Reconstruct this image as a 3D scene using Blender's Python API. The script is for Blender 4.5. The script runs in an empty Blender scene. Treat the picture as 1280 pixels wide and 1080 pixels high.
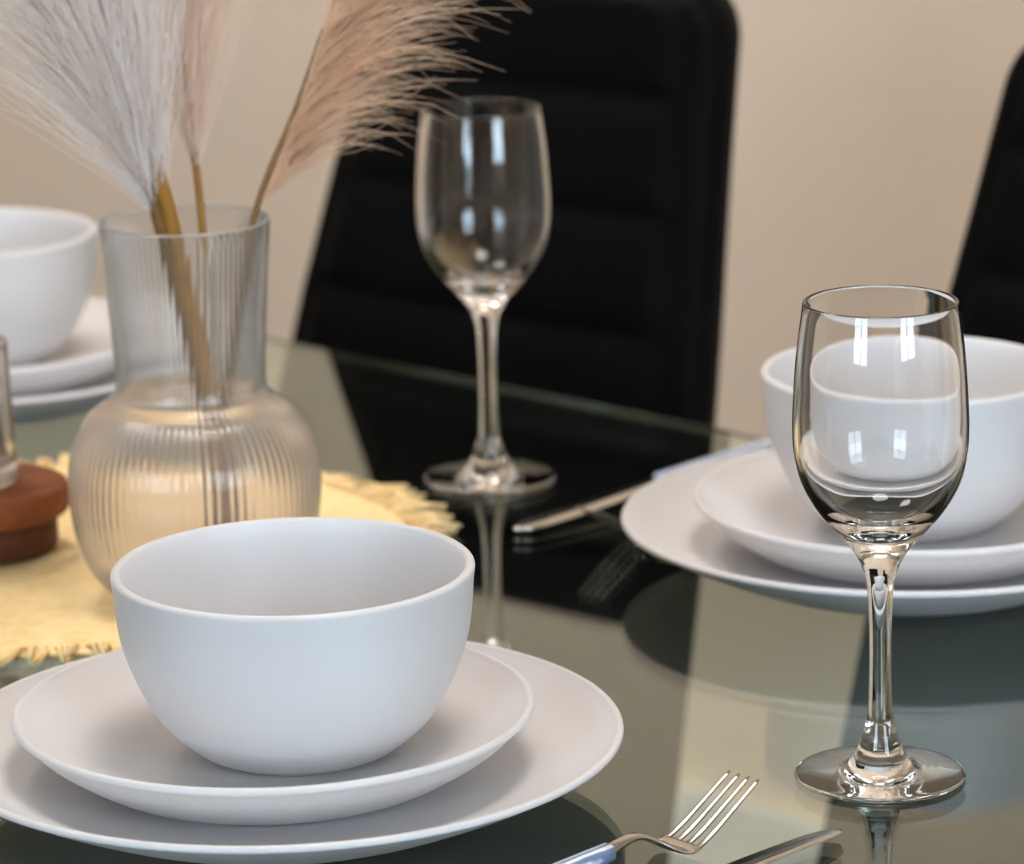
import bpy, bmesh, math, random
from mathutils import Vector, Matrix
import numpy as np

random.seed(7)
rng = np.random.default_rng(11)
S = bpy.context.scene
COL = S.collection
TZ = 0.75                      # height of the table's glass surface
AX = Vector((0.7206, -0.6934, 0.0))    # along the table's long side
NR = Vector((0.6934, 0.7206, 0.0))     # across the table, away from the camera
EDGE = 1.559                           # distance of the far table edge along NR
YAW = math.atan2(AX.y, AX.x)

def rt(s, n, z=0.0):
    """point from table-aligned coordinates (s along, n beyond the far edge)"""
    p = AX * s + NR * (n + EDGE)
    return Vector((p.x, p.y, z))

# ------------------------------------------------------------------ materials
def nt(name):
    m = bpy.data.materials.new(name)
    m.use_nodes = True
    t = m.node_tree
    return m, t, t.nodes['Principled BSDF']

def rgb(r, g, b):
    f = lambda c: (c / 255 / 12.92) if c / 255 <= 0.04045 else ((c / 255 + 0.055) / 1.055) ** 2.4
    return (f(r), f(g), f(b), 1)

def plain(name, col, rough=0.5, metal=0.0, spec=0.5, bump=None, vary=0.0, vscale=20, **kw):
    m, t, b = nt(name)
    b.inputs['Base Color'].default_value = col
    b.inputs['Roughness'].default_value = rough
    b.inputs['Metallic'].default_value = metal
    b.inputs['Specular IOR Level'].default_value = spec
    for k, v in kw.items():
        b.inputs[k].default_value = v
    tc = t.nodes.new('ShaderNodeTexCoord')
    if vary:
        n = t.nodes.new('ShaderNodeTexNoise'); n.inputs['Scale'].default_value = vscale; n.inputs['Detail'].default_value = 4
        mx = t.nodes.new('ShaderNodeMix'); mx.data_type = 'RGBA'
        mx.inputs[6].default_value = tuple(c * (1 - vary) for c in col[:3]) + (1,)
        mx.inputs[7].default_value = tuple(min(1, c * (1 + vary)) for c in col[:3]) + (1,)
        t.links.new(tc.outputs['Object'], n.inputs['Vector'])
        t.links.new(n.outputs['Fac'], mx.inputs[0]); t.links.new(mx.outputs[2], b.inputs['Base Color'])
    if bump:
        sc, st, di = bump
        n2 = t.nodes.new('ShaderNodeTexNoise'); n2.inputs['Scale'].default_value = sc; n2.inputs['Detail'].default_value = 5
        bp = t.nodes.new('ShaderNodeBump'); bp.inputs['Strength'].default_value = st; bp.inputs['Distance'].default_value = di
        t.links.new(tc.outputs['Object'], n2.inputs['Vector'])
        t.links.new(n2.outputs['Fac'], bp.inputs['Height']); t.links.new(bp.outputs['Normal'], b.inputs['Normal'])
    return m

def glass_mat(name, col=(1, 1, 1, 1), ior=1.5, rough=0.0, absorb=None, dens=0.0):
    m = bpy.data.materials.new(name); m.use_nodes = True
    t = m.node_tree; t.nodes.clear()
    o = t.nodes.new('ShaderNodeOutputMaterial')
    g = t.nodes.new('ShaderNodeBsdfGlass')
    g.inputs['Color'].default_value = col; g.inputs['IOR'].default_value = ior; g.inputs['Roughness'].default_value = rough
    t.links.new(g.outputs[0], o.inputs['Surface'])
    if absorb:
        v = t.nodes.new('ShaderNodeVolumeAbsorption')
        v.inputs['Color'].default_value = absorb; v.inputs['Density'].default_value = dens
        t.links.new(v.outputs[0], o.inputs['Volume'])
    return m

def pane_mat(name):
    """thin window pane: mirror-like at grazing angles, clear straight on"""
    m = bpy.data.materials.new(name); m.use_nodes = True
    t = m.node_tree; t.nodes.clear()
    o = t.nodes.new('ShaderNodeOutputMaterial')
    fr = t.nodes.new('ShaderNodeFresnel'); fr.inputs['IOR'].default_value = 1.5
    tr = t.nodes.new('ShaderNodeBsdfTransparent'); gl = t.nodes.new('ShaderNodeBsdfGlossy'); gl.inputs['Roughness'].default_value = 0.01
    mx = t.nodes.new('ShaderNodeMixShader')
    t.links.new(fr.outputs[0], mx.inputs[0]); t.links.new(tr.outputs[0], mx.inputs[1]); t.links.new(gl.outputs[0], mx.inputs[2])
    t.links.new(mx.outputs[0], o.inputs['Surface'])
    return m

M = {}
M['ceramic'] = plain('matte_white_ceramic', (0.66, 0.645, 0.645, 1), 0.42, spec=0.4, bump=(900, 0.06, 0.0004))
M['wall'] = plain('beige_wall_paint', (0.83, 0.69, 0.545, 1), 0.85, spec=0.2, bump=(220, 0.08, 0.001))
M['ceiling'] = plain('white_ceiling_paint', (0.86, 0.85, 0.82, 1), 0.9, spec=0.2, bump=(160, 0.05, 0.001))
M['white_trim'] = plain('white_trim_paint', (0.8, 0.79, 0.77, 1), 0.45, bump=(90, 0.03, 0.001))
M['leather'] = plain('black_faux_leather', (0.0032, 0.0032, 0.0034, 1), 0.5, spec=0.035, bump=(420, 0.12, 0.0006), vary=0.15)
M['black_metal'] = plain('black_powder_coat', (0.015, 0.015, 0.016, 1), 0.4, metal=0.3, bump=(500, 0.05, 0.0003))
M['steel'] = plain('polished_steel', (0.56, 0.54, 0.52, 1), 0.16, metal=1.0, bump=(300, 0.02, 0.0002))
M['chrome'] = plain('brushed_chrome', (0.75, 0.75, 0.76, 1), 0.2, metal=1.0, bump=(300, 0.02, 0.0002))
M['table_glass'] = glass_mat('green_tinted_table_glass', (0.975, 1.0, 0.98, 1), 1.49, 0.0, (0.60, 0.80, 0.60, 1), 22)
M['wine_glass'] = glass_mat('clear_wine_glass', (0.995, 0.995, 0.995, 1), 1.5)
def milky(name, rough, milk, tint=(0.99, 0.975, 0.965, 1), dif=(0.90, 0.85, 0.815, 1)):
    m = glass_mat(name, tint, 1.45, rough)
    t = m.node_tree; g = next(n for n in t.nodes if n.type == 'BSDF_GLASS'); o = next(n for n in t.nodes if n.type == 'OUTPUT_MATERIAL')
    d = t.nodes.new('ShaderNodeBsdfDiffuse'); d.inputs['Color'].default_value = dif
    tl = t.nodes.new('ShaderNodeBsdfTranslucent'); tl.inputs['Color'].default_value = dif
    a = t.nodes.new('ShaderNodeMixShader'); a.inputs[0].default_value = 0.5
    b = t.nodes.new('ShaderNodeMixShader'); b.inputs[0].default_value = milk
    t.links.new(d.outputs[0], a.inputs[1]); t.links.new(tl.outputs[0], a.inputs[2])
    t.links.new(g.outputs[0], b.inputs[1]); t.links.new(a.outputs[0], b.inputs[2]); t.links.new(b.outputs[0], o.inputs['Surface'])
    return m
M['vase_neck'] = milky('clear_ribbed_vase_glass', 0.05, 0.05, (0.97, 0.98, 0.985, 1), (0.84, 0.86, 0.87, 1))  # bluish tint and milk paint in the window light reflected by the neck
M['vase_rim'] = milky('whitened_vase_rim', 0.1, 0.35)  # white mixed in as a painted highlight along the rim
M['vase_body'] = milky('milky_ribbed_vase_glass', 0.10, 0.13)
M['tumbler_glass'] = glass_mat('clear_tumbler_glass', (0.98, 0.98, 0.98, 1), 1.5)
M['tumbler_glass'] = milky('cloudy_tumbler_glass', 0.02, 0.16)
M['pane'] = pane_mat('window_pane_glass')
M['dark_stick'] = plain('dark_stick', (0.02, 0.016, 0.013, 1), 0.6, vary=0.3, vscale=60)
M['stem_gold'] = plain('dry_golden_stem', (0.34, 0.155, 0.018, 1), 0.55, vary=0.35, vscale=90)
M['stem_brown'] = plain('dry_brown_stem', (0.22, 0.105, 0.03, 1), 0.55, vary=0.3, vscale=90)

def fibre(name, col, tip):
    m, t, b = nt(name)
    b.inputs['Roughness'].default_value = 0.75
    b.inputs['Specular IOR Level'].default_value = 0.05
    at = t.nodes.new('ShaderNodeTexCoord'); n = t.nodes.new('ShaderNodeTexNoise'); n.inputs['Scale'].default_value = 55
    mx = t.nodes.new('ShaderNodeMix'); mx.data_type = 'RGBA'
    mx.inputs[6].default_value = col; mx.inputs[7].default_value = tip
    t.links.new(at.outputs['Object'], n.inputs['Vector']); t.links.new(n.outputs['Fac'], mx.inputs[0])
    t.links.new(mx.outputs[2], b.inputs['Base Color'])
    tl = t.nodes.new('ShaderNodeBsdfTranslucent'); t.links.new(mx.outputs[2], tl.inputs['Color'])
    ms = t.nodes.new('ShaderNodeMixShader'); ms.inputs[0].default_value = 0.0
    o = t.nodes['Material Output']
    t.links.new(b.outputs[0], ms.inputs[1]); t.links.new(tl.outputs[0], ms.inputs[2]); t.links.new(ms.outputs[0], o.inputs['Surface'])
    return m
M['plume_white'] = fibre('white_pampas_fibre', (0.992, 0.905, 0.845, 1), (0.996, 0.94, 0.895, 1))
M['plume_pink'] = fibre('pinkish_pampas_fibre', (0.94, 0.74, 0.60, 1), (0.97, 0.82, 0.70, 1))
M['plume_tan'] = fibre('tan_pampas_fibre', (0.78, 0.50, 0.31, 1), (0.93, 0.69, 0.49, 1))

def straw():
    m, t, b = nt('woven_straw')
    b.inputs['Roughness'].default_value = 0.8; b.inputs['Specular IOR Level'].default_value = 0.2
    tc = t.nodes.new('ShaderNodeTexCoord')
    n = t.nodes.new('ShaderNodeTexNoise'); n.inputs['Scale'].default_value = 130; n.inputs['Detail'].default_value = 6
    cr = t.nodes.new('ShaderNodeValToRGB')
    cr.color_ramp.elements[0].position = 0.3; cr.color_ramp.elements[0].color = (0.90, 0.64, 0.29, 1)
    cr.color_ramp.elements[1].position = 0.62; cr.color_ramp.elements[1].color = (0.97, 0.77, 0.42, 1)
    bp = t.nodes.new('ShaderNodeBump'); bp.inputs['Strength'].default_value = 0.25; bp.inputs['Distance'].default_value = 0.0012
    t.links.new(tc.outputs['Object'], n.inputs['Vector']); t.links.new(n.outputs['Fac'], cr.inputs['Fac'])
    t.links.new(cr.outputs[0], b.inputs['Base Color']); t.links.new(n.outputs['Fac'], bp.inputs['Height'])
    t.links.new(bp.outputs['Normal'], b.inputs['Normal'])
    return m
M['straw'] = straw()

def wood(name, c0, c1, scale=26, rough=0.6):
    m, t, b = nt(name)
    b.inputs['Roughness'].default_value = rough
    tc = t.nodes.new('ShaderNodeTexCoord'); mp = t.nodes.new('ShaderNodeMapping'); mp.inputs['Scale'].default_value = (1, 3.2, 3)
    w = t.nodes.new('ShaderNodeTexNoise'); w.inputs['Scale'].default_value = scale; w.inputs['Detail'].default_value = 5; w.inputs['Distortion'].default_value = 0.6
    cr = t.nodes.new('ShaderNodeValToRGB')
    cr.color_ramp.elements[0].position = 0.3; cr.color_ramp.elements[0].color = c0
    cr.color_ramp.elements[1].position = 0.7; cr.color_ramp.elements[1].color = c1
    b.inputs['Specular IOR Level'].default_value = 0.25
    t.links.new(tc.outputs['Object'], mp.inputs[0]); t.links.new(mp.outputs[0], w.inputs['Vector'])
    t.links.new(w.outputs['Fac'], cr.inputs['Fac']); t.links.new(cr.outputs[0], b.inputs['Base Color'])
    return m
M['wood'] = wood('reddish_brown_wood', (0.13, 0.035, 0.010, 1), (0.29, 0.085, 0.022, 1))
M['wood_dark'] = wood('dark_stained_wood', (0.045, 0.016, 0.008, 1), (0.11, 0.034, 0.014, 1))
M['floor'] = wood('dark_oak_floor', (0.042, 0.030, 0.022, 1), (0.065, 0.047, 0.035, 1), 3, 0.4)

def striped():
    m, t, b = nt('blue_white_striped_resin')
    b.inputs['Roughness'].default_value = 0.25
    tc = t.nodes.new('ShaderNodeTexCoord')
    w = t.nodes.new('ShaderNodeTexWave'); w.wave_type = 'BANDS'; w.bands_direction = 'Y'
    w.inputs['Scale'].default_value = 95; w.inputs['Distortion'].default_value = 1.2; w.inputs['Detail'].default_value = 2
    cr = t.nodes.new('ShaderNodeValToRGB')
    cr.color_ramp.elements[0].position = 0.35; cr.color_ramp.elements[0].color = (0.16, 0.23, 0.38, 1)
    cr.color_ramp.elements[1].position = 0.65; cr.color_ramp.elements[1].color = (0.72, 0.78, 0.86, 1)
    t.links.new(tc.outputs['Object'], w.inputs['Vector']); t.links.new(w.outputs['Fac'], cr.inputs['Fac'])
    t.links.new(cr.outputs[0], b.inputs['Base Color'])
    return m
M['striped'] = striped()

# ------------------------------------------------------------------ helpers
def thing(name, label, cat, loc=(0, 0, 0), rz=0.0, group=None):
    o = bpy.data.objects.new(name, None); COL.objects.link(o)
    o.location = loc; o.rotation_euler = (0, 0, rz); o.empty_display_size = 0.02
    tag(o, label, cat, group)
    return o

def tag(o, label, cat, group=None):
    o['label'] = label; o['category'] = cat; o['kind'] = 'thing'
    if group: o['group'] = group
    return o

def link_mesh(name, me, mat, parent=None, smooth=True):
    if smooth:
        me.polygons.foreach_set('use_smooth', [True] * len(me.polygons))
    if mat is not None and not me.materials: me.materials.append(mat)
    o = bpy.data.objects.new(name, me); COL.objects.link(o)
    if parent is not None: o.parent = parent
    return o

def from_data(name, V, F, mat, parent=None, smooth=True):
    me = bpy.data.meshes.new(name); me.from_pydata([tuple(v) for v in V], [], F); me.update()
    return link_mesh(name, me, mat, parent, smooth)

def from_bm(name, bm, mat, parent=None, smooth=False):
    me = bpy.data.meshes.new(name); bm.normal_update(); bm.to_mesh(me); bm.free()
    return link_mesh(name, me, mat, parent, smooth)

def bm_box(bm, x0, x1, y0, y1, z0, z1, bev=0.0, M4=None):
    r = bmesh.ops.create_cube(bm, size=1.0)
    vs = r['verts']
    for v in vs:
        v.co = Vector(((x0 + x1) / 2 + v.co.x * (x1 - x0), (y0 + y1) / 2 + v.co.y * (y1 - y0), (z0 + z1) / 2 + v.co.z * (z1 - z0)))
    if bev:
        es = list({e for v in vs for e in v.link_edges})
        r2 = bmesh.ops.bevel(bm, geom=es, offset=bev, segments=2, profile=0.5, affect='EDGES')
        vs = list({v for f in r2['faces'] for v in f.verts} | {v for v in vs if v.is_valid})
    if M4 is not None:
        for v in vs: v.co = M4 @ v.co
    return vs

def spline(pts, n):
    """Catmull-Rom through points (tuples), n samples per span"""
    P = [np.array(p, float) for p in pts]
    P = [2 * P[0] - P[1]] + P + [2 * P[-1] - P[-2]]
    out = []
    for i in range(1, len(P) - 2):
        for k in range(n):
            t = k / n
            a, b, c, d = P[i - 1], P[i], P[i + 1], P[i + 2]
            out.append(0.5 * ((2 * b) + (c - a) * t + (2 * a - 5 * b + 4 * c - d) * t * t + (3 * b - a - 3 * c + d) * t ** 3))
    out.append(P[-2])
    return out

def lathe_data(prof, segs, rib=None):
    """revolve (r, z) points; points with r == 0 become poles. returns V, F, ring index of every face"""
    V, F, FR, rings = [], [], [], []
    for k, (r, z) in enumerate(prof):
        if r <= 1e-7:
            rings.append([len(V)]); V.append((0, 0, z)); continue
        ring = []
        for j in range(segs):
            a = 2 * math.pi * j / segs
            rr = r if rib is None else rib(k, r, z, a)
            ring.append(len(V)); V.append((rr * math.cos(a), rr * math.sin(a), z))
        rings.append(ring)
    for k in range(len(rings) - 1):
        A, B = rings[k], rings[k + 1]
        for j in range(segs):
            j2 = (j + 1) % segs
            if len(A) == 1 and len(B) == 1: continue
            if len(A) == 1: F.append((A[0], B[j], B[j2])[::-1])
            elif len(B) == 1: F.append((A[j], A[j2], B[0]))
            else: F.append((A[j], A[j2], B[j2], B[j]))
            FR.append(k)
    return V, F, FR

def lathe(name, prof, mat, parent=None, segs=96):
    V, F, _ = lathe_data(prof, segs)
    return from_data(name, V, F, mat, parent)

def lathe_split(prof, segs, cuts, mat, parent, rib=None):
    """one continuous revolved surface, divided into named parts that share their border and shading normals.
    cuts: list of (name, first ring, last ring)"""
    V, F, FR = lathe_data(prof, segs, rib)
    me = bpy.data.meshes.new('whole'); me.from_pydata(V, [], F); me.update()
    N = [Vector(v.normal) for v in me.vertices]
    bpy.data.meshes.remove(me)
    outs = []
    names = []
    for nm, _ in cuts:
        if nm not in names: names.append(nm)
    for nm in names:
        keep = [f for f, k in zip(F, FR) if any(c == nm and k in span for c, span in cuts)]
        idx = sorted({i for f in keep for i in f}); mp = {i: q for q, i in enumerate(idx)}
        me = bpy.data.meshes.new(nm)
        me.from_pydata([V[i] for i in idx], [], [tuple(mp[i] for i in f) for f in keep]); me.update()
        o = link_mesh(nm, me, mat, parent)
        me.normals_split_custom_set_from_vertices([N[i] for i in idx])
        outs.append(o)
    return outs

def tube_data(path, radii, sides=8, V=None, F=None, cap=True):
    V = [] if V is None else V; F = [] if F is None else F
    P = [Vector(p) for p in path]; n = len(P)
    t0 = (P[1] - P[0]).normalized()
    up = Vector((0, 0, 1)) if abs(t0.z) < 0.9 else Vector((1, 0, 0))
    nrm = (up - t0 * up.dot(t0)).normalized()
    rings = []
    for i in range(n):
        t = (P[min(i + 1, n - 1)] - P[max(i - 1, 0)]).normalized()
        nrm = (nrm - t * nrm.dot(t)).normalized(); bi = t.cross(nrm)
        r = radii[i] if hasattr(radii, '__len__') else radii
        base = len(V)
        for k in range(sides):
            a = 2 * math.pi * k / sides
            V.append(tuple(P[i] + nrm * (r * math.cos(a)) + bi * (r * math.sin(a))))
        rings.append(base)
    for i in range(n - 1):
        for k in range(sides):
            k2 = (k + 1) % sides
            F.append((rings[i] + k, rings[i] + k2, rings[i + 1] + k2, rings[i + 1] + k))
    if cap:
        F.append(tuple(rings[0] + k for k in range(sides))[::-1]); F.append(tuple(rings[-1] + k for k in range(sides)))
    return V, F

def copy_thing(root, loc, label, rz=None, group=None):
    r = root.copy(); COL.objects.link(r); r.location = loc; r['label'] = label
    if rz is not None: r.rotation_euler = (0, 0, rz)
    if group: r['group'] = group
    for ch in root.children:
        c = ch.copy(); COL.objects.link(c); c.parent = r
        for g in ch.children:
            d = g.copy(); COL.objects.link(d); d.parent = c
    return r

def struct(o, parent=None):
    o['kind'] = 'structure'
    return o

# ------------------------------------------------------------------ the room (aligned with the table)
S0, S1, N0, N1, HC = -4.2, 2.0, -4.2, 0.95, 2.6
FRAME = Matrix.Translation(NR * EDGE) @ Matrix.Rotation(YAW, 4, 'Z')     # local x = s, y = n

def room_obj(name, bm, mat):
    for v in bm.verts: v.co = FRAME @ v.co
    return struct(from_bm(name, bm, mat))

T = 0.14
def wall_with_opening(name, axis, pos, a0, a1, openings):
    """axis 'n': wall runs along s at n = pos; axis 's': wall runs along n at s = pos. openings: (a, b, z0, z1)"""
    bm = bmesh.new()
    def slab(u0, u1, z0, z1):
        if u1 - u0 < 1e-4 or z1 - z0 < 1e-4: return
        if axis == 'n': bm_box(bm, u0, u1, min(pos), max(pos), z0, z1)
        else: bm_box(bm, min(pos), max(pos), u0, u1, z0, z1)
    cur = a0
    for (u0, u1, z0, z1) in sorted(openings):
        slab(cur, u0, 0, HC); slab(u0, u1, 0, z0); slab(u0, u1, z1, HC); cur = u1
    slab(cur, a1, 0, HC)
    return room_obj(name, bm, M['wall'])

WIN_R = (-1.75, -0.55, 0.85, 2.35)        # on the right wall (range along n)
WIN_N = (-0.9, 0.5, 0.8, 2.4)        # on the near wall (range along s)
wall_with_opening('wall_far', 'n', (N1, N1 + T), S0 - T, S1 + T, [])
wall_with_opening('wall_near', 'n', (N0 - T, N0), S0 - T, S1 + T, [WIN_N])
wall_with_opening('wall_left', 's', (S0 - T, S0), N0, N1, [])
wall_with_opening('wall_right', 's', (S1, S1 + T), N0, N1, [WIN_R])
bm = bmesh.new(); bm_box(bm, S0 - T, S1 + T, N0 - T, N1 + T, -0.1, 0); room_obj('floor', bm, M['floor'])
bm = bmesh.new(); bm_box(bm, S0 - T, S1 + T, N0 - T, N1 + T, HC, HC + 0.1); room_obj('ceiling', bm, M['ceiling'])
for nm, b in (('baseboard_far', (S0, S1, N1 - 0.014, N1)), ('baseboard_near', (S0, S1, N0, N0 + 0.014)),
              ('baseboard_left', (S0, S0 + 0.014, N0 + 0.014, N1 - 0.014)), ('baseboard_right', (S1 - 0.014, S1, N0 + 0.014, N1 - 0.014))):
    bm = bmesh.new(); bm_box(bm, b[0], b[1], b[2], b[3], 0, 0.09, 0.003); room_obj(nm, bm, M['white_trim'])

def window(name, axis, pos, o):
    u0, u1, z0, z1 = o
    fw, d = 0.055, 0.06
    bm = bmesh.new()
    def bar(a, b, c, e):
        if axis == 'n': bm_box(bm, a, b, pos - d / 2, pos + d / 2, c, e, 0.004)
        else: bm_box(bm, pos - d / 2, pos + d / 2, a, b, c, e, 0.004)
    bar(u0, u0 + fw, z0, z1); bar(u1 - fw, u1, z0, z1)
    bar(u0 + fw, u1 - fw, z0, z0 + fw); bar(u0 + fw, u1 - fw, z1 - fw, z1)
    um = (u0 + u1) / 2
    bar(um - 0.035, um + 0.035, z0 + fw, z1 - fw)
    fr = room_obj(name, bm, M['white_trim'])
    for a, b in ((u0 + fw, um - 0.035), (um + 0.035, u1 - fw)):
        bm = bmesh.new()
        if axis == 'n': bm_box(bm, a, b, pos - 0.003, pos + 0.003, z0 + fw, z1 - fw)
        else: bm_box(bm, pos - 0.003, pos + 0.003, a, b, z0 + fw, z1 - fw)
        for v in bm.verts: v.co = FRAME @ v.co
        p = from_bm('window_pane', bm, M['pane'], fr); struct(p)
    return fr
window('window_1', 's', S1 + T * 0.6, WIN_R)
window('window_2', 'n', N0 - T * 0.6, WIN_N)

# daylight: an overcast sky outside, sampled through the two windows
W = bpy.data.worlds.new('overcast_daylight'); S.world = W; W.use_nodes = True
wt = W.node_tree; bg = wt.nodes['Background']
tc = wt.nodes.new('ShaderNodeTexCoord'); sx = wt.nodes.new('ShaderNodeSeparateXYZ'); cr = wt.nodes.new('ShaderNodeValToRGB')
mr = wt.nodes.new('ShaderNodeMapRange'); mr.inputs[1].default_value = -0.6; mr.inputs[2].default_value = 0.9
cr.color_ramp.elements[0].position = 0.33; cr.color_ramp.elements[0].color = (0.20, 0.22, 0.19, 1)
cr.color_ramp.elements[1].position = 0.45; cr.color_ramp.elements[1].color = (0.66, 0.83, 1.0, 1)
wt.links.new(tc.outputs['Generated'], sx.inputs[0]); wt.links.new(sx.outputs['Z'], mr.inputs[0])
wt.links.new(mr.outputs[0], cr.inputs['Fac']); wt.links.new(cr.outputs['Color'], bg.inputs['Color'])
SKY = 13.6
bg.inputs['Strength'].default_value = SKY

def portal(name, axis, pos, o, inward):
    u0, u1, z0, z1 = o
    L = bpy.data.lights.new(name, 'AREA'); L.shape = 'RECTANGLE'; L.size = u1 - u0; L.size_y = z1 - z0
    L.cycles.is_portal = True
    ob = bpy.data.objects.new(name, L); COL.objects.link(ob)
    um, zm = (u0 + u1) / 2, (z0 + z1) / 2
    ob.location = rt(um, pos, zm) if axis == 'n' else rt(pos, um, zm)
    d = (NR if axis == 'n' else AX) * inward
    ob.rotation_euler = d.to_track_quat('-Z', 'Z').to_euler()
    return ob
portal('daylight_portal', 's', S1 + T + 0.01, WIN_R, -1)
portal('daylight_portal', 'n', N0 - T - 0.01, WIN_N, 1)

# a warm ceiling lamp above the dining table, on, and an added fill copy
def ceiling_lamp():
    p = rt(-0.95, -0.34, HC)
    t = thing('ceiling_lamp', 'round white ceiling lamp above the right end of the dining table', 'lamp', p, 0, 'round ceiling lamps')
    lathe('base', [(0, 0), (0.09, 0), (0.09, -0.025), (0.085, -0.03), (0, -0.03)][::-1], M['white_trim'], t, 48)
    m = bpy.data.materials.new('opal_lamp_shade'); m.use_nodes = True
    b = m.node_tree.nodes['Principled BSDF']; b.inputs['Base Color'].default_value = (0.9, 0.88, 0.84, 1)
    b.inputs['Emission Color'].default_value = (1.0, 0.945, 0.90, 1); b.inputs['Emission Strength'].default_value = LAMP
    pr = [(0, -0.13)] + [(0.30 * math.sin(a), -0.03 - 0.10 * math.cos(a)) for a in np.linspace(0.1, math.pi / 2, 12)] + [(0.29, -0.03), (0, -0.03)]
    lathe('shade', pr, m, t, 64)
    copy_thing(t, rt(-2.35, -0.22, HC), 'added round white fill lamp above the left end of the dining table')  # second lamp, added to lift the far wall, placemat and plumes
LAMP = 14.4
ceiling_lamp()

# ------------------------------------------------------------------ table
TS0, TS1, TN0 = -2.10, -0.69, -0.78
GT = 0.010
cs, cn = (TS0 + TS1) / 2, TN0 / 2
table = thing('dining_table', 'rectangular green-tinted clear glass dining table holding the place settings', 'table', rt(cs, cn, 0), YAW)
bm = bmesh.new()
hx, hy = (TS1 - TS0) / 2, -TN0 / 2
bm_box(bm, -hx, hx, -hy, hy, TZ - GT, TZ)
es = [e for e in bm.edges if abs(e.verts[0].co.z - e.verts[1].co.z) > 0.005]
bmesh.ops.bevel(bm, geom=es, offset=0.03, segments=8, profile=0.5, affect='EDGES')
es = [e for e in bm.edges if abs(e.verts[0].co.z - e.verts[1].co.z) < 1e-5 and (len(e.link_faces) == 2) and e.calc_face_angle(0) > 1.0]
bmesh.ops.bevel(bm, geom=es, offset=0.0015, segments=2, profile=0.5, affect='EDGES')
from_bm('glass_top', bm, M['table_glass'], table)
for sx_, sy_ in ((-1, -1), (1, -1), (-1, 1), (1, 1)):
    bm = bmesh.new()
    x, y = sx_ * (hx - 0.07), sy_ * (hy - 0.07)
    bm_box(bm, x - 0.028, x + 0.028, y - 0.028, y + 0.028, 0, TZ - GT - 0.003, 0.004)
    lg = from_bm('leg', bm, M['chrome'], table)
    bm = bmesh.new(); bm_box(bm, x - 0.032, x + 0.032, y - 0.032, y + 0.032, TZ - GT - 0.003, TZ - GT - 0.0002)
    from_bm('leg_pad', bm, M['black_metal'], lg)

# ------------------------------------------------------------------ crockery
def arc(cx, cz, r, a0, a1, n):
    return [(cx + r * math.cos(math.radians(a)), cz + r * math.sin(math.radians(a))) for a in np.linspace(a0, a1, n)]

def smooth2(pts, n=6):
    return [tuple(p) for p in spline(pts, n)]

def plate_profile(R, h, foot, floor, flat, th=0.0042, k1=0.16, k2=0.55):
    """coupe plate: flat foot, gently rising outside, rounded rim, shallow well"""
    out = smooth2([(foot, 0.0004), (foot + (R - foot) * 0.30, k1 * h), (foot + (R - foot) * 0.72, k2 * h), (R - 0.0012, h - th * 0.75)], 8)
    rim = arc(R - th / 2, h - th / 2, th / 2, -20, 150, 9)
    ins = smooth2([(R - th * 1.0, h - th * 0.35), (flat + (R - flat) * 0.72, floor + (h - floor) * 0.54), (flat + (R - flat) * 0.36, floor + (h - floor) * 0.20), (flat, floor + (h - floor) * 0.025), (flat * 0.82, floor + 0.0001), (flat * 0.6, floor), (flat * 0.3, floor)], 8)
    return [(0, 0.0016), (foot - 0.006, 0.0016), (foot - 0.004, 0.0002), (foot - 0.001, 0.0)] + out[:-1] + rim + ins[1:] + [(0, floor)]

def bowl_profile(R, h, foot):
    th = 0.0040
    o = smooth2([(foot, 0.0006), (0.0420, 0.0042), (0.0535, 0.0150), (0.0625, 0.031), (0.0685, 0.049), (R - 0.0004, h - 0.004)], 8)
    rim = arc(R - th / 2, h - th / 2, th / 2, 0, 160, 9)
    i = smooth2([(R - th - 0.0002, h - 0.004), (0.0640, 0.049), (0.0580, 0.032), (0.0485, 0.0175), (0.036, 0.0085), (0.018, 0.0052)], 8)
    return [(0, 0.0014), (foot - 0.005, 0.0014), (foot - 0.004, 0.0), (foot - 0.001, 0.0)] + o[:-1] + rim + i[1:] + [(0, 0.005)]

HD, ZS, ZB = 0.0274, 0.0389, 0.0972
DF = 0.0095                       # floor of the dinner plate
SB = DF + 0.0007                  # where the side plate stands
SF = 0.0215 - SB                  # floor thickness of the side plate
BB = 0.0218                       # where the bowl stands
p_din = plate_profile(0.135, HD, 0.082, DF, 0.077, 0.0036, 0.25, 0.63)
p_sid = plate_profile(0.1033, ZS - SB, 0.062, SF, 0.050, 0.0036)
p_bow = bowl_profile(0.0712, ZB - BB, 0.035)
GD, GS, GB = 'dinner plates at the bottom of the place settings', 'side plates on the dinner plates', 'cereal bowls on the side plates'
DIN = [((-0.0933, 1.4746), 'large off-white dinner plate nearest the camera, under the front bowl and side plate'),
       ((0.1856, 1.7783), 'large off-white dinner plate behind the nearer wine glass, lowest of its stack'),
       ((-0.303, 2.171), 'blurred off-white dinner plate behind the ribbed vase, lowest of its stack')]
SID = [((-0.0967, 1.4741), 'smaller off-white side plate directly under the front bowl nearest the camera'),
       ((0.1876, 1.7722), 'smaller off-white side plate under the bowl behind the nearer wine glass'),
       ((-0.303, 2.164), 'blurred off-white side plate under the bowl left of the ribbed vase')]
BOW = [((-0.0867, 1.4683), 'off-white matte bowl in sharp focus in front of the ribbed vase'),
       ((0.1881, 1.7775), 'off-white matte bowl seen through the nearer wine glass'),
       ((-0.3017, 2.1592), 'out-of-focus off-white bowl behind the ribbed vase, beside the dark wood stand')]
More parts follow.
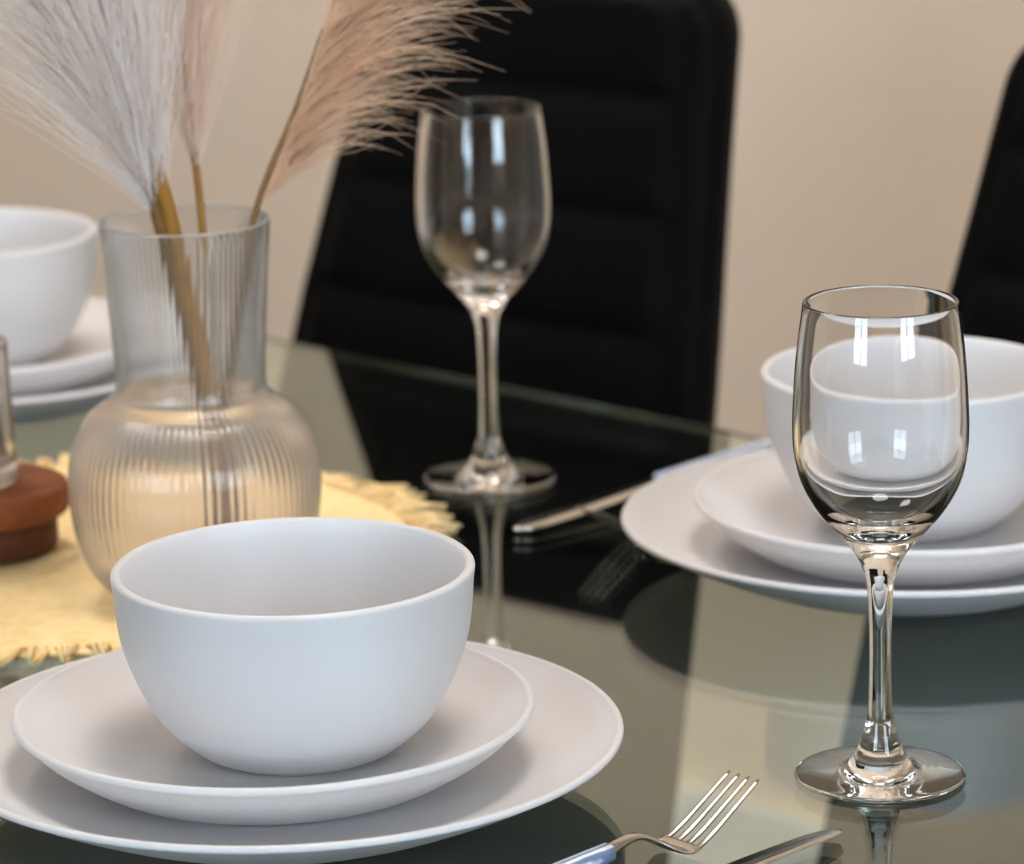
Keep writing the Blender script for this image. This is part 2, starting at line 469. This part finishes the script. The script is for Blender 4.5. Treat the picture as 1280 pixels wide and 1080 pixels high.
def crockery(name, prof, mat, spots, cat, group, z):
    me = None
    for (x, y), lab in spots:
        if me is None:
            o = lathe(name, prof, mat, None, 128); me = o.data
        else:
            o = bpy.data.objects.new(name, me); COL.objects.link(o)
        o.location = (x, y, TZ + z); tag(o, lab, cat, group)
crockery('dinner_plate', p_din, M['ceramic'], DIN, 'plate', GD, 0.0002)
crockery('side_plate', p_sid, M['ceramic'], SID, 'plate', GS, SB)
crockery('cereal_bowl', p_bow, M['ceramic'], BOW, 'bowl', GB, BB)

# ------------------------------------------------------------------ wine glasses
def wine_profile():
    foot_out = [(0.0, 0.0003), (0.020, 0.0003), (0.0322, 0.0), (0.0338, 0.0006), (0.0341, 0.0013), (0.0337, 0.0020)]
    foot_top = smooth2([(0.0337, 0.0020), (0.027, 0.0026), (0.0200, 0.0032), (0.0150, 0.0042), (0.0112, 0.0080), (0.0086, 0.0130), (0.0068, 0.0185)], 5)
    stem = smooth2([(0.0068, 0.0185), (0.0053, 0.0250), (0.0046, 0.038), (0.00445, 0.055), (0.0047, 0.068), (0.0056, 0.0815), (0.0080, 0.0890)], 5)
    bowl = smooth2([(0.0080, 0.0890), (0.0120, 0.0955), (0.0192, 0.1035), (0.0262, 0.1125), (0.0315, 0.1225), (0.0338, 0.1325), (0.0345, 0.143), (0.0341, 0.156), (0.0328, 0.174), (0.0303, 0.1936)], 5)
    rim = arc(0.0296, 0.1936, 0.0007, 15, 165, 9)
    ins = smooth2([(0.0289, 0.1934), (0.0314, 0.174), (0.0326, 0.156), (0.0329, 0.143), (0.0320, 0.1325), (0.0294, 0.1237), (0.0240, 0.1150), (0.0168, 0.1078), (0.009, 0.1037)], 5)
    pr = foot_out + foot_top[1:] + stem[1:] + bowl[1:] + rim + ins + [(0, 0.1026)]
    nf = len(foot_out) + len(foot_top) - 1
    ns = nf + len(stem) - 1
    return pr, nf, ns
pr, nf, ns = wine_profile()
g1 = thing('wine_glass', 'clear stemmed wine glass standing in front of the right-hand stack of plates', 'wine glass', (0.14395, 1.48062, TZ + 0.0002), 0, 'empty wine glasses on the table')
lathe_split(pr, 128, [('foot', range(0, nf - 1)), ('stem', range(nf - 1, ns - 1)), ('bowl', range(ns - 1, 999))], M['wine_glass'], g1)
copy_thing(g1, (-0.01202, 1.95768, TZ + 0.0002), 'slightly blurred wine glass standing in front of the black chair back, behind the front bowl')

# ------------------------------------------------------------------ placemat
MC = Vector((-0.2107, 1.8296, TZ + 0.0003)); MR = 0.182
mat_ = thing('placemat', 'round straw-coloured woven placemat with frayed fringe under the ribbed vase', 'placemat', MC)
def mat_mesh():
    R = MR - 0.013
    V, F = [], []
    nr, ns_ = 110, 200
    def z(r, a):
        w = 0.0002 * math.sin(r / 0.0055 * 2 * math.pi) * math.cos(a * 60 + (int(r / 0.0055) % 2) * math.pi) + 0.00012 * math.cos(r / 0.0055 * 2 * math.pi)
        return 0.0026 + w + 0.0004 * math.sin(a * 7 + r * 40)
    pr = [(0.0005 + (R - 0.0005) * k / nr) for k in range(nr + 1)]
    for r in pr:
        for j in range(ns_):
            a = 2 * math.pi * j / ns_; V.append((r * math.cos(a), r * math.sin(a), z(r, a)))
    for k in range(nr):
        for j in range(ns_):
            j2 = (j + 1) % ns_; F.append((k * ns_ + j, (k + 1) * ns_ + j, (k + 1) * ns_ + j2, k * ns_ + j2))
    F.append(tuple(j for j in range(ns_)))
    b = len(V)
    for j in range(ns_):
        a = 2 * math.pi * j / ns_; V.append((R * math.cos(a), R * math.sin(a), 0.0))
    for j in range(ns_):
        j2 = (j + 1) % ns_; F.append((nr * ns_ + j, b + j, b + j2, nr * ns_ + j2))
    F.append(tuple(b + j for j in range(ns_))[::-1])
    return V, F
V, F = mat_mesh(); from_data('woven_disc', V, F, M['straw'], mat_)
def fringe():
    V, F = [], []
    nt_ = 92
    for i in range(nt_):
        a = 2 * math.pi * (i + random.uniform(-0.2, 0.2)) / nt_
        L = MR + random.uniform(-0.004, 0.007); lean = random.uniform(-0.025, 0.025)
        for k in range(16):
            da = random.uniform(-1, 1)
            a0 = a + da * 0.034; a1 = a + lean + da * 0.014
            r0 = MR - 0.022; r1 = L - abs(da) * 0.006 + random.uniform(-0.002, 0.002)
            zz = random.uniform(0.0012, 0.0035); zb = zz + random.uniform(0.0, 0.0035); z1 = max(0.0009, zz + random.uniform(-0.002, 0.002))
            rm = (r0 + r1) / 2; am = (a0 + a1) / 2
            tube_data([(r0 * math.cos(a0), r0 * math.sin(a0), zz), (rm * math.cos(am), rm * math.sin(am), zb), (r1 * math.cos(a1), r1 * math.sin(a1), z1)],
                      [0.0010, 0.0010, 0.0005], 4, V, F)
    return V, F
V, F = fringe(); from_data('fringe', V, F, M['straw'], mat_)
MTOP = 0.0045                 # standing height on the placemat

# ------------------------------------------------------------------ ribbed vase with pampas grass
VC = Vector((-0.1475, 1.7545, TZ + MTOP + 0.0003))
vase = thing('ribbed_vase', 'clear ribbed glass vase with round belly and wide neck holding pampas grass', 'vase', VC)
def vase_profile():
    z0 = -MTOP
    o = smooth2([(0.040, 0.0003), (0.0485, 0.009 ), (0.0555, 0.026), (0.0585, 0.048), (0.0565, 0.068), (0.0485, 0.0835), (0.0395, 0.0905), (0.0352, 0.0955), (0.0347, 0.106), (0.0362, 0.135), (0.0392, 0.1742)], 6)
    rim = [(0.0391, 0.1750), (0.0384, 0.1753), (0.0377, 0.1750)]
    th = 0.0024
    i = smooth2([(0.0376, 0.174), (0.0342, 0.135), (0.0325, 0.106), (0.0328, 0.0965), (0.0372, 0.0880), (0.0462, 0.0812), (0.0540, 0.067), (0.0560, 0.048), (0.0530, 0.028), (0.0455, 0.0125), (0.034, 0.0062)], 6)
    pr = [(0, 0.0014), (0.034, 0.0014), (0.037, 0.0)] + o + rim + i + [(0, 0.0055)]
    return pr
pr = vase_profile()
zs_ = [p[1] for p in pr]
NRIB = 90
imax = next(k for k, p in enumerate(pr) if p[1] >= 0.1750)
def ribf(k, r, z, a):
    if k > imax or z < 0.004: return r
    fade = min(1, (z - 0.004) / 0.02) * min(1, max(0, (0.172 - z) / 0.006))
    amp = 0.00042 if z < 0.092 else 0.00016
    return r + amp * fade * (abs(math.cos(a * NRIB / 2)) - 0.64)
kr0 = next(k for k, p in enumerate(pr) if p[1] >= 0.1741); kr1 = next(k for k in range(imax + 1, len(pr)) if pr[k][1] < 0.1741)
kn = next(k for k, p in enumerate(pr) if p[1] >= 0.0954 and p[0] < 0.036)
kin = next(k for k in range(imax + 3, len(pr)) if pr[k][1] <= 0.0966)
lathe_split(pr, NRIB * 6, [('body', range(0, kn)), ('neck', range(kn, kr0)), ('rim', range(kr0, kr1)), ('neck', range(kr1, kin)), ('body', range(kin, 999))], M['vase_neck'], vase, ribf)

for ch in vase.children:
    if ch.name.startswith('body'):
        ch.data.materials[0] = M['vase_body']
    if ch.name.startswith('rim'):
        ch.data.materials[0] = M['vase_rim']
GP = 'dried pampas stems in the ribbed vase'
def stem_tube(name, pts, r0, r1, mat, parent):
    P = spline(pts, 8); n = len(P)
    V, F = tube_data(P, [r0 + (r1 - r0) * i / (n - 1) for i in range(n)], 8)
    return from_data(name, V, F, mat, parent)

def plume(name, axis, t0, n, mat, parent, ang, lens, bias, biasw, droop, side=(0, 0, 0), rad=0.00033, seed=1, curl=0.0, grow=(1, 1)):
    """feathery plume: fine fibres leaving the axis at a shallow angle and bending over"""
    rg = np.random.default_rng(seed)
    A = np.array(spline(axis, 10)); seg = np.linalg.norm(np.diff(A, axis=0), axis=1); cum = np.r_[0, np.cumsum(seg)]; cum /= cum[-1]
    V, F = [], []
    K = 7
    bias = np.array(bias, float); bias /= np.linalg.norm(bias)
    for i in range(n):
        t = t0 + (1 - t0) * rg.random() ** 0.9
        p = np.array([np.interp(t, cum, A[:, k]) for k in range(3)])
        q = np.array([np.interp(min(1, t + 0.03), cum, A[:, k]) for k in range(3)]); q0 = np.array([np.interp(max(0, t - 0.03), cum, A[:, k]) for k in range(3)])
        tg = q - q0; tg /= np.linalg.norm(tg)
        rd = rg.normal(size=3); rd[1] *= 0.8; rd = rd - tg * rd.dot(tg); rd /= np.linalg.norm(rd)
        rd = rd * (1 - biasw) + bias * biasw; rd -= tg * rd.dot(tg); rd /= np.linalg.norm(rd) + 1e-9
        al = math.radians(ang[0] + (ang[1] - ang[0]) * rg.random())
        d = tg * math.cos(al) + rd * math.sin(al)
        L = (lens[0] + (lens[1] - lens[0]) * rg.random() ** 1.3) * (grow[0] + (grow[1] - grow[0]) * min(1, t * 2.2))
        k1 = droop * (0.6 + 0.8 * rg.random())
        wv = rg.normal(size=3) * 0.05
        cu = curl * rg.random()
        pts = []
        for s in range(K):
            u = s / (K - 1); l = u * L
            pts.append(p + d * l + np.array(side) * (k1 * l * l) + np.array((0, 0, -1)) * (k1 * 0.8 * l * l) + np.array((0, 0, -1)) * cu * u ** 4 * L + wv * l * math.sin(u * 5 + i))
        r = rad * (0.7 + 0.6 * rg.random())
        tube_data(pts, [r, r, r * 0.95, r * 0.9, r * 0.8, r * 0.6, r * 0.25], 3, V, F, False)
    o = from_data(name, V, F, mat, parent)
    return o

def rel(x, y, z): return (x - VC.x, y - VC.y, z + TZ - VC.z)
def pampas(label, stem_pts, plume_axis, mat_stem, mat_pl, r0, r1, **kw):
    t = thing('pampas_stem', label, 'pampas grass', VC, 0, GP)
    stem_tube('stalk', [rel(*p) for p in stem_pts], r0, r1, mat_stem, t)
    plume('plume', [rel(*p) for p in plume_axis], kw.pop('t0', 0.0), kw.pop('n'), mat_pl, t, kw.pop('ang'), kw.pop('lens'), kw.pop('bias'), kw.pop('biasw'), kw.pop('droop'), **kw)
    return t
pampas('fluffy white pampas plume leaning to the far left of the ribbed vase',
       [(-0.1330, 1.752, 0.016), (-0.1385, 1.750, 0.083), (-0.1565, 1.738, 0.1797), (-0.1660, 1.728, 0.215), (-0.190, 1.714, 0.29), (-0.235, 1.700, 0.40)],
       [(-0.1580, 1.7365, 0.184), (-0.1660, 1.728, 0.215), (-0.190, 1.714, 0.29), (-0.235, 1.700, 0.40)],
       M['stem_brown'], M['plume_white'], 0.0050, 0.0010, n=6000, ang=(2, 30), lens=(0.06, 0.16), bias=(-1, 0, 0.2), biasw=0.35, droop=0.9, side=(-0.3, 0, 0), seed=3, rad=0.00016)
pampas('fluffy white pampas plume standing nearly upright at the left of the vase neck',
       [(-0.1290, 1.756, 0.016), (-0.1375, 1.751, 0.083), (-0.1515, 1.737, 0.1797), (-0.1570, 1.730, 0.215), (-0.164, 1.722, 0.29), (-0.172, 1.712, 0.42)],
       [(-0.1535, 1.735, 0.190), (-0.1570, 1.730, 0.215), (-0.164, 1.722, 0.29), (-0.172, 1.712, 0.42)],
       M['stem_gold'], M['plume_white'], 0.0056, 0.0010, n=5000, ang=(2, 20), lens=(0.06, 0.15), bias=(-1, 0, 0.2), biasw=0.3, droop=0.5, side=(-0.2, 0, 0), seed=4, rad=0.00016)
pampas('pinkish beige pampas plume rising from the middle of the vase on a golden stalk',
       [(-0.1370, 1.762, 0.016), (-0.1385, 1.768, 0.083), (-0.1408, 1.775, 0.1715), (-0.1465, 1.785, 0.2389), (-0.150, 1.792, 0.30), (-0.153, 1.80, 0.42)],
       [(-0.1425, 1.778, 0.195), (-0.1465, 1.785, 0.2389), (-0.149, 1.790, 0.30), (-0.150, 1.80, 0.44)],
       M['stem_gold'], M['plume_pink'], 0.0022, 0.0014, n=3600, ang=(3, 26), lens=(0.06, 0.14), bias=(1, 0, 0.1), biasw=0.3, droop=0.5, side=(0.2, 0, 0), seed=5, rad=0.00018)
pampas('tan pampas plume arching right across the black chair back',
       [(-0.1390, 1.756, 0.016), (-0.1340, 1.754, 0.083), (-0.1165, 1.750, 0.1760), (-0.0935, 1.750, 0.2324), (-0.0810, 1.750, 0.2660)],
       [(-0.1125, 1.750, 0.1850), (-0.0935, 1.750, 0.2324), (-0.0760, 1.750, 0.2791), (-0.045, 1.750, 0.35), (-0.005, 1.75, 0.42)],
       M['stem_brown'], M['plume_tan'], 0.0025, 0.0008, n=5000, ang=(0, 32), lens=(0.05, 0.135), bias=(1, 0, -0.3), biasw=0.56, droop=3.0, side=(0.35, 0, 0), seed=6, curl=0.22, grow=(0.62, 1.12), rad=0.0002)

# ------------------------------------------------------------------ wooden stand, tumbler and stick
WC = Vector((-0.2575, 1.8310, TZ + MTOP + 0.0003))
stand = thing('wooden_stand', 'dark reddish-brown round wooden stand beside the ribbed vase', 'stand', WC, 0.4)
def wob(R, z0, z1, bev, seed, amp=0.03, segs=72):
    rg = np.random.default_rng(seed); ph = rg.random(5) * 6.28
    pr = [(0, z0), (R - bev, z0), (R - bev * 0.3, z0 + bev * 0.3), (R, z0 + bev), (R, z1 - bev), (R - bev * 0.3, z1 - bev * 0.3), (R - bev, z1), (0, z1)]
    f = lambda k, r, z, a: r * (1 + amp * sum(math.sin((i + 2) * a + ph[i]) / (i + 1.5) for i in range(4)))
    V, F, _ = lathe_data(pr, segs, f); return V, F
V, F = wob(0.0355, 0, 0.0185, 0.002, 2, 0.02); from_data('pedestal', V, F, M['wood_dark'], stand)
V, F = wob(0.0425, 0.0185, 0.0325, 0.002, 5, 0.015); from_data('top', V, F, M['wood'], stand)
tc0 = Vector((-0.2630, 1.830, WC.z + 0.0328))
tum = thing('glass_tumbler', 'small clear thick-walled glass standing on the reddish-brown wooden stand', 'glass', tc0)
prt = [(0, 0.0004), (0.0195, 0.0), (0.0222, 0.0008), (0.0236, 0.003), (0.0238, 0.008)] + smooth2([(0.0238, 0.008), (0.0230, 0.03), (0.0222, 0.055), (0.0221, 0.0685)], 5)[1:] + [(0.0216, 0.0702), (0.0209, 0.0706), (0.0204, 0.0698)] + smooth2([(0.0203, 0.066), (0.0208, 0.04), (0.0214, 0.016), (0.0196, 0.0105)], 5) + [(0, 0.009)]
kt = next(k for k, p in enumerate(prt) if p[1] > 0.069)
lathe_split(prt, 96, [('cup', range(0, 999))], M['tumbler_glass'], tum)
V, F = tube_data([(-0.2458, 1.8295, tc0.z + 0.0130), (-0.2535, 1.8295, tc0.z + 0.062)], [0.0022, 0.0022], 12)
stk = from_data('diffuser_stick', [(x + 0.2458, y - 1.8295, z - tc0.z) for x, y, z in V], F, M['dark_stick'])
stk.location = (-0.2458, 1.8295, tc0.z); tag(stk, 'dark slanting stick standing in the small clear glass', 'stick')

# ------------------------------------------------------------------ cutlery
def loft(sections, cap=True):
    """sections: list of rings (lists of points, same count)"""
    V, F = [], []; n = len(sections[0])
    for s in sections: V += s
    for i in range(len(sections) - 1):
        for k in range(n):
            k2 = (k + 1) % n; F.append((i * n + k, i * n + k2, (i + 1) * n + k2, (i + 1) * n + k))
    if cap:
        F.append(tuple(range(n))[::-1]); F.append(tuple((len(sections) - 1) * n + k for k in range(n)))
    return V, F

def oval(x, y, z, w, h, n=16, e=2.6, tilt=0.0):
    out = []
    for k in range(n):
        a = 2 * math.pi * k / n; c, s = math.cos(a), math.sin(a)
        yy = w / 2 * math.copysign(abs(c) ** (2 / e), c); zz = h / 2 * math.copysign(abs(s) ** (2 / e), s)
        out.append((x + zz * tilt, y + yy, z + zz))
    return out

def handle_part(parent, x0, x1, za, zb, w=0.0125, h=0.0085):
    sec = []
    for u in np.linspace(0, 1, 22):
        x = x0 + (x1 - x0) * u
        k = min(1.0, math.sqrt(max(0.0, 1 - (max(0, (0.08 - u)) / 0.08) ** 2))) if u < 0.08 else 1.0
        k = max(k, 0.25)
        end = 0.62 + 0.38 * (1 - u) ** 0.8
        sec.append(oval(x, 0, za + (zb - za) * u, w * k * end, h * k * (0.8 + 0.2 * (1 - u)), 18))
    V, F = loft(sec)
    o = from_data('handle', V, F, M['striped'], parent); o['label'] = 'blue and white striped handle'
    return o

def make_fork(loc, rz, label):
    t = thing('dinner_fork', label, 'fork', loc, rz, 'forks with blue striped handles')
    V, F = [], []
    # spine: x, z, width, thickness
    sp = [(-0.076, 0.0098, 0.0062, 0.0042), (-0.068, 0.0118, 0.0056, 0.0030), (-0.060, 0.0124, 0.0060, 0.0024), (-0.053, 0.0098, 0.0098, 0.0022), (-0.0475, 0.0062, 0.0160, 0.0020),
          (-0.043, 0.0036, 0.0195, 0.0018), (-0.0385, 0.0026, 0.0205, 0.0017), (-0.0345, 0.0032, 0.0205, 0.0016)]
    P = spline(sp, 5)
    sec = [oval(p[0], 0, p[1], p[2], p[3], 20, 2.8) for p in P]
    v, f = loft(sec); V += v; F += f
    cz = spline([(-0.0385, 0.0026), (-0.0345, 0.0032), (-0.026, 0.0066), (-0.013, 0.0138), (0.0, 0.0212)], 6)
    for k in range(4):
        yc = (k - 1.5) * 0.0056
        sec = []
        for i, (x, z) in enumerate(cz):
            u = i / (len(cz) - 1)
            w = 0.0031 * (1 - 0.45 * u); h = 0.0017 * (1 - 0.4 * u)
            if i == len(cz) - 1: w *= 0.5; h *= 0.6
            sec.append(oval(x, yc * (1 - 0.10 * u), z, w, h, 10, 2.4))
        v, f = loft(sec); b = len(V); V += v; F += [tuple(i + b for i in ff) for ff in f]
    h_ = from_data('head', V, F, M['steel'], t)
    handle_part(t, -0.190, -0.074, 0.0046, 0.0100)
    return t

def make_knife(loc, rz, label):
    t = thing('dinner_knife', label, 'knife', loc, rz, 'knives with blue striped handles')
    # blade lies flat; outline from bolster to rounded tip, back edge straight, cutting edge bellied
    xs = np.linspace(-0.112, 0.0, 34)
    sec = []
    for x in xs:
        u = (x + 0.112) / 0.112
        if u < 0.08: w = 0.010 + 0.004 * (u / 0.08)
        else: w = 0.014 + 0.0025 * math.sin((u - 0.08) / 0.92 * math.pi)
        tip = 1.0 if u < 0.86 else math.sqrt(max(0.0, 1 - ((u - 0.86) / 0.14) ** 2.2))
        w = max(w * tip, 0.0015)
        yc = -0.006 + w / 2 + 0.0055 * (1 - tip)
        th = 0.0020 * (1 - 0.5 * u)
        zc = 0.0052 + (0.0022 - 0.0052) * u
        sec.append([(x, yc - w / 2, zc), (x, yc - w / 4, zc + th * 0.38), (x, yc, zc + th * 0.5), (x, yc + w / 2 - 0.0003, zc + th * 0.5), (x, yc + w / 2, zc),
                    (x, yc + w / 2 - 0.0003, zc - th * 0.5), (x, yc, zc - th * 0.5), (x, yc - w / 4, zc - th * 0.38)])
    V, F = loft(sec); bl = from_data('blade', V, F, M['steel'], t)
    handle_part(t, -0.212, -0.108, 0.0046, 0.0052)
    return t
fork = make_fork((0.0862, 1.4242, TZ + 0.0004), math.radians(43.5), 'steel fork with blue striped handle, tines raised, between front plate and nearer wine glass')
knife = make_knife((0.1225, 1.4113, TZ + 0.0012), math.radians(48.0), 'steel knife lying in front of the nearer wine glass, tip toward the glass foot')
copy_thing(knife, (0.000, 1.850, TZ + 0.0004), 'blurred steel knife with blue handle left of the right-hand plates, tip toward the vase', math.radians(46.6 + 180))
copy_thing(fork, (0.036, 1.815, TZ + 0.0004), 'blurred steel fork half hidden by the rim of the right-hand dinner plate', math.radians(46.6 + 180))

knife.rotation_euler = (math.radians(-12), 0, math.radians(48.0))

# ------------------------------------------------------------------ chairs
def chair_parts(t):
    """local frame: x along the backrest, y away from the table, z up; origin on the floor below the back's table-height line"""
    zt = 0.955
    def centre(z):       # offset of the back's mid plane in y and x for a height (leans back more towards the top)
        d = z - TZ
        return 0.305 * d if d > 0 else 0.26 * d
    def half(z):
        return float(np.interp(z, [0.45, 0.65, 0.75, 0.85, 0.955], [0.184, 0.174, 0.164, 0.151, 0.139]))
    z0 = 0.425
    nu, nv = 44, 150
    zz = np.linspace(z0, zt, nv)
    # grooves: horizontal seams of the padded ribs
    seams = [0.889, 0.821, 0.753, 0.685, 0.617, 0.549, 0.481]
    RC = 0.035
    Vf, Vb = [], []
    for z in zz:
        h = half(z)
        if z > zt - RC: h = h - RC + math.sqrt(max(0, RC * RC - (z - (zt - RC)) ** 2))
        lo = z - z0
        for k in range(nu + 1):
            u = -1 + 2 * k / nu
            u = math.copysign(1 - (1 - abs(u)) ** 1.35, u)
            x = u * h
            edge = max(0.0, h - abs(x))
            e2 = min(edge, zt - z if z > zt - RC else 9)
            fall = min(1, e2 / 0.014); fall = math.sqrt(max(0, 1 - (1 - fall) ** 2))
            th = 0.019 * fall
            pad = 0.0
            if edge > 0.022:
                ds = min(abs(z - s) for s in seams)
                pad = 0.0055 * (1 - math.exp(-(ds / 0.010) ** 1.3))
                pad *= min(1, (edge - 0.022) / 0.008)
            y = centre(z) + 0.010 * (u * u - 0.3)
            x -= max(0.0, z - TZ) * 0.02
            Vf.append((x, y - th - pad * fall, z)); Vb.append((x, y + th, z))
    n = nu + 1; off = len(Vf); V = Vf + Vb; F = []
    for j in range(nv - 1):
        for k in range(nu):
            a = j * n + k
            F.append((a, a + 1, a + n + 1, a + n)); b = off + a
            F.append((b, b + n, b + n + 1, b + 1))
        F.append((j * n, (j + 1) * n, off + (j + 1) * n, off + j * n))
        F.append((j * n + nu, off + j * n + nu, off + (j + 1) * n + nu, (j + 1) * n + nu))
    for k in range(nu):
        F.append((k, off + k, off + k + 1, k + 1))
        a = (nv - 1) * n + k; F.append((a, a + 1, off + a + 1, off + a))
    from_data('backrest', V, F, M['leather'], t)
    yb = centre(0.46)
    # seat: padded cushion towards the table
    V, F = [], []
    rows = []
    nx, ny = 30, 30
    for j in range(ny + 1):
        v = j / ny; y = yb - 0.022 - v * 0.40
        hw = 0.185 + 0.012 * v
        for k in range(nx + 1):
            u = -1 + 2 * k / nx; x = u * hw
            e = min((1 - abs(u)) * hw, v * 0.40, (1 - v) * 0.40)
            f = min(1, e / 0.03); f = math.sqrt(max(0, 1 - (1 - f) ** 2))
            V.append((x, y, 0.435 + 0.035 * f - 0.006 * (abs(math.sin(v * math.pi * 5)) < 0.12) * f))
    off2 = len(V)
    for j in range(ny + 1):
        v = j / ny; y = yb - 0.022 - v * 0.40; hw = 0.185 + 0.012 * v
        for k in range(nx + 1):
            u = -1 + 2 * k / nx; e = min((1 - abs(u)) * hw, v * 0.40, (1 - v) * 0.40)
            f = min(1, e / 0.02); V.append((u * hw, y, 0.433 - 0.018 * f))
    n = nx + 1
    for j in range(ny):
        for k in range(nx):
            a = j * n + k; F.append((a, a + n, a + n + 1, a + 1)[::-1]); b = off2 + a; F.append((b, b + 1, b + n + 1, b + n)[::-1])
    for j in range(ny):
        F.append((j * n, off2 + j * n, off2 + (j + 1) * n, (j + 1) * n)); a = j * n + nx; F.append((a, a + n, off2 + a + n, off2 + a))
    for k in range(nx):
        F.append((k, k + 1, off2 + k + 1, off2 + k)); a = ny * n + k; F.append((a, off2 + a, off2 + a + 1, a + 1))
    from_data('seat', V, F, M['leather'], t)
    for sx_ in (-1, 1):
        V, F = tube_data([(sx_ * 0.155, yb - 0.06, 0.420), (sx_ * 0.163, yb - 0.03, 0.2), (sx_ * 0.172, yb + 0.01, 0.0)], [0.014, 0.0125, 0.011], 12); from_data('leg', V, F, M['black_metal'], t)
        V, F = tube_data([(sx_ * 0.165, yb - 0.37, 0.420), (sx_ * 0.170, yb - 0.385, 0.2), (sx_ * 0.176, yb - 0.40, 0.0)], [0.014, 0.0125, 0.011], 12); from_data('leg', V, F, M['black_metal'], t)

c1 = thing('dining_chair', 'black leather dining chair with ribbed back directly behind the blurred wine glass', 'chair', (-0.0070, 2.3580, 0), math.radians(-41.5), 'black ribbed dining chairs')
chair_parts(c1)
c2p = Vector((-0.0070, 2.3580, 0)) + AX * 0.493
copy_thing(c1, c2p, 'black leather dining chair cut off by the right edge of the photo', math.radians(-44))

# ------------------------------------------------------------------ camera
f_px, H, PIT, ROLL = 4889.28, 0.51933, 0.24739, -0.02226
fw = Vector((0, math.cos(PIT), -math.sin(PIT))); ri = Vector((1, 0, 0)); up = ri.cross(fw)
r_ = ri * math.cos(ROLL) + up * math.sin(ROLL); u_ = -ri * math.sin(ROLL) + up * math.cos(ROLL)
cam = bpy.data.cameras.new('camera'); co = bpy.data.objects.new('camera', cam); COL.objects.link(co)
mw = Matrix((r_, u_, -fw)).transposed().to_4x4(); mw.translation = Vector((0, 0, TZ + H)); co.matrix_world = mw
cam.sensor_fit = 'HORIZONTAL'; cam.sensor_width = 36; cam.lens = f_px * 36 / 1280
cam.clip_start = 0.05
cam.dof.use_dof = True; cam.dof.focus_distance = 1.52; cam.dof.aperture_fstop = 10.5
S.camera = co

S.view_settings.view_transform = 'Standard'; S.view_settings.look = 'None'
S.view_settings.gamma = 1.0; S.view_settings.use_curve_mapping = False
S.view_settings.exposure = 0.28
cy = S.cycles
cy.max_bounces = 40; cy.transmission_bounces = 16; cy.transparent_max_bounces = 16; cy.diffuse_bounces = 36; cy.glossy_bounces = 8
cy.use_denoising = True
cy.blur_glossy = 0.3
cy.sample_clamp_indirect = 8
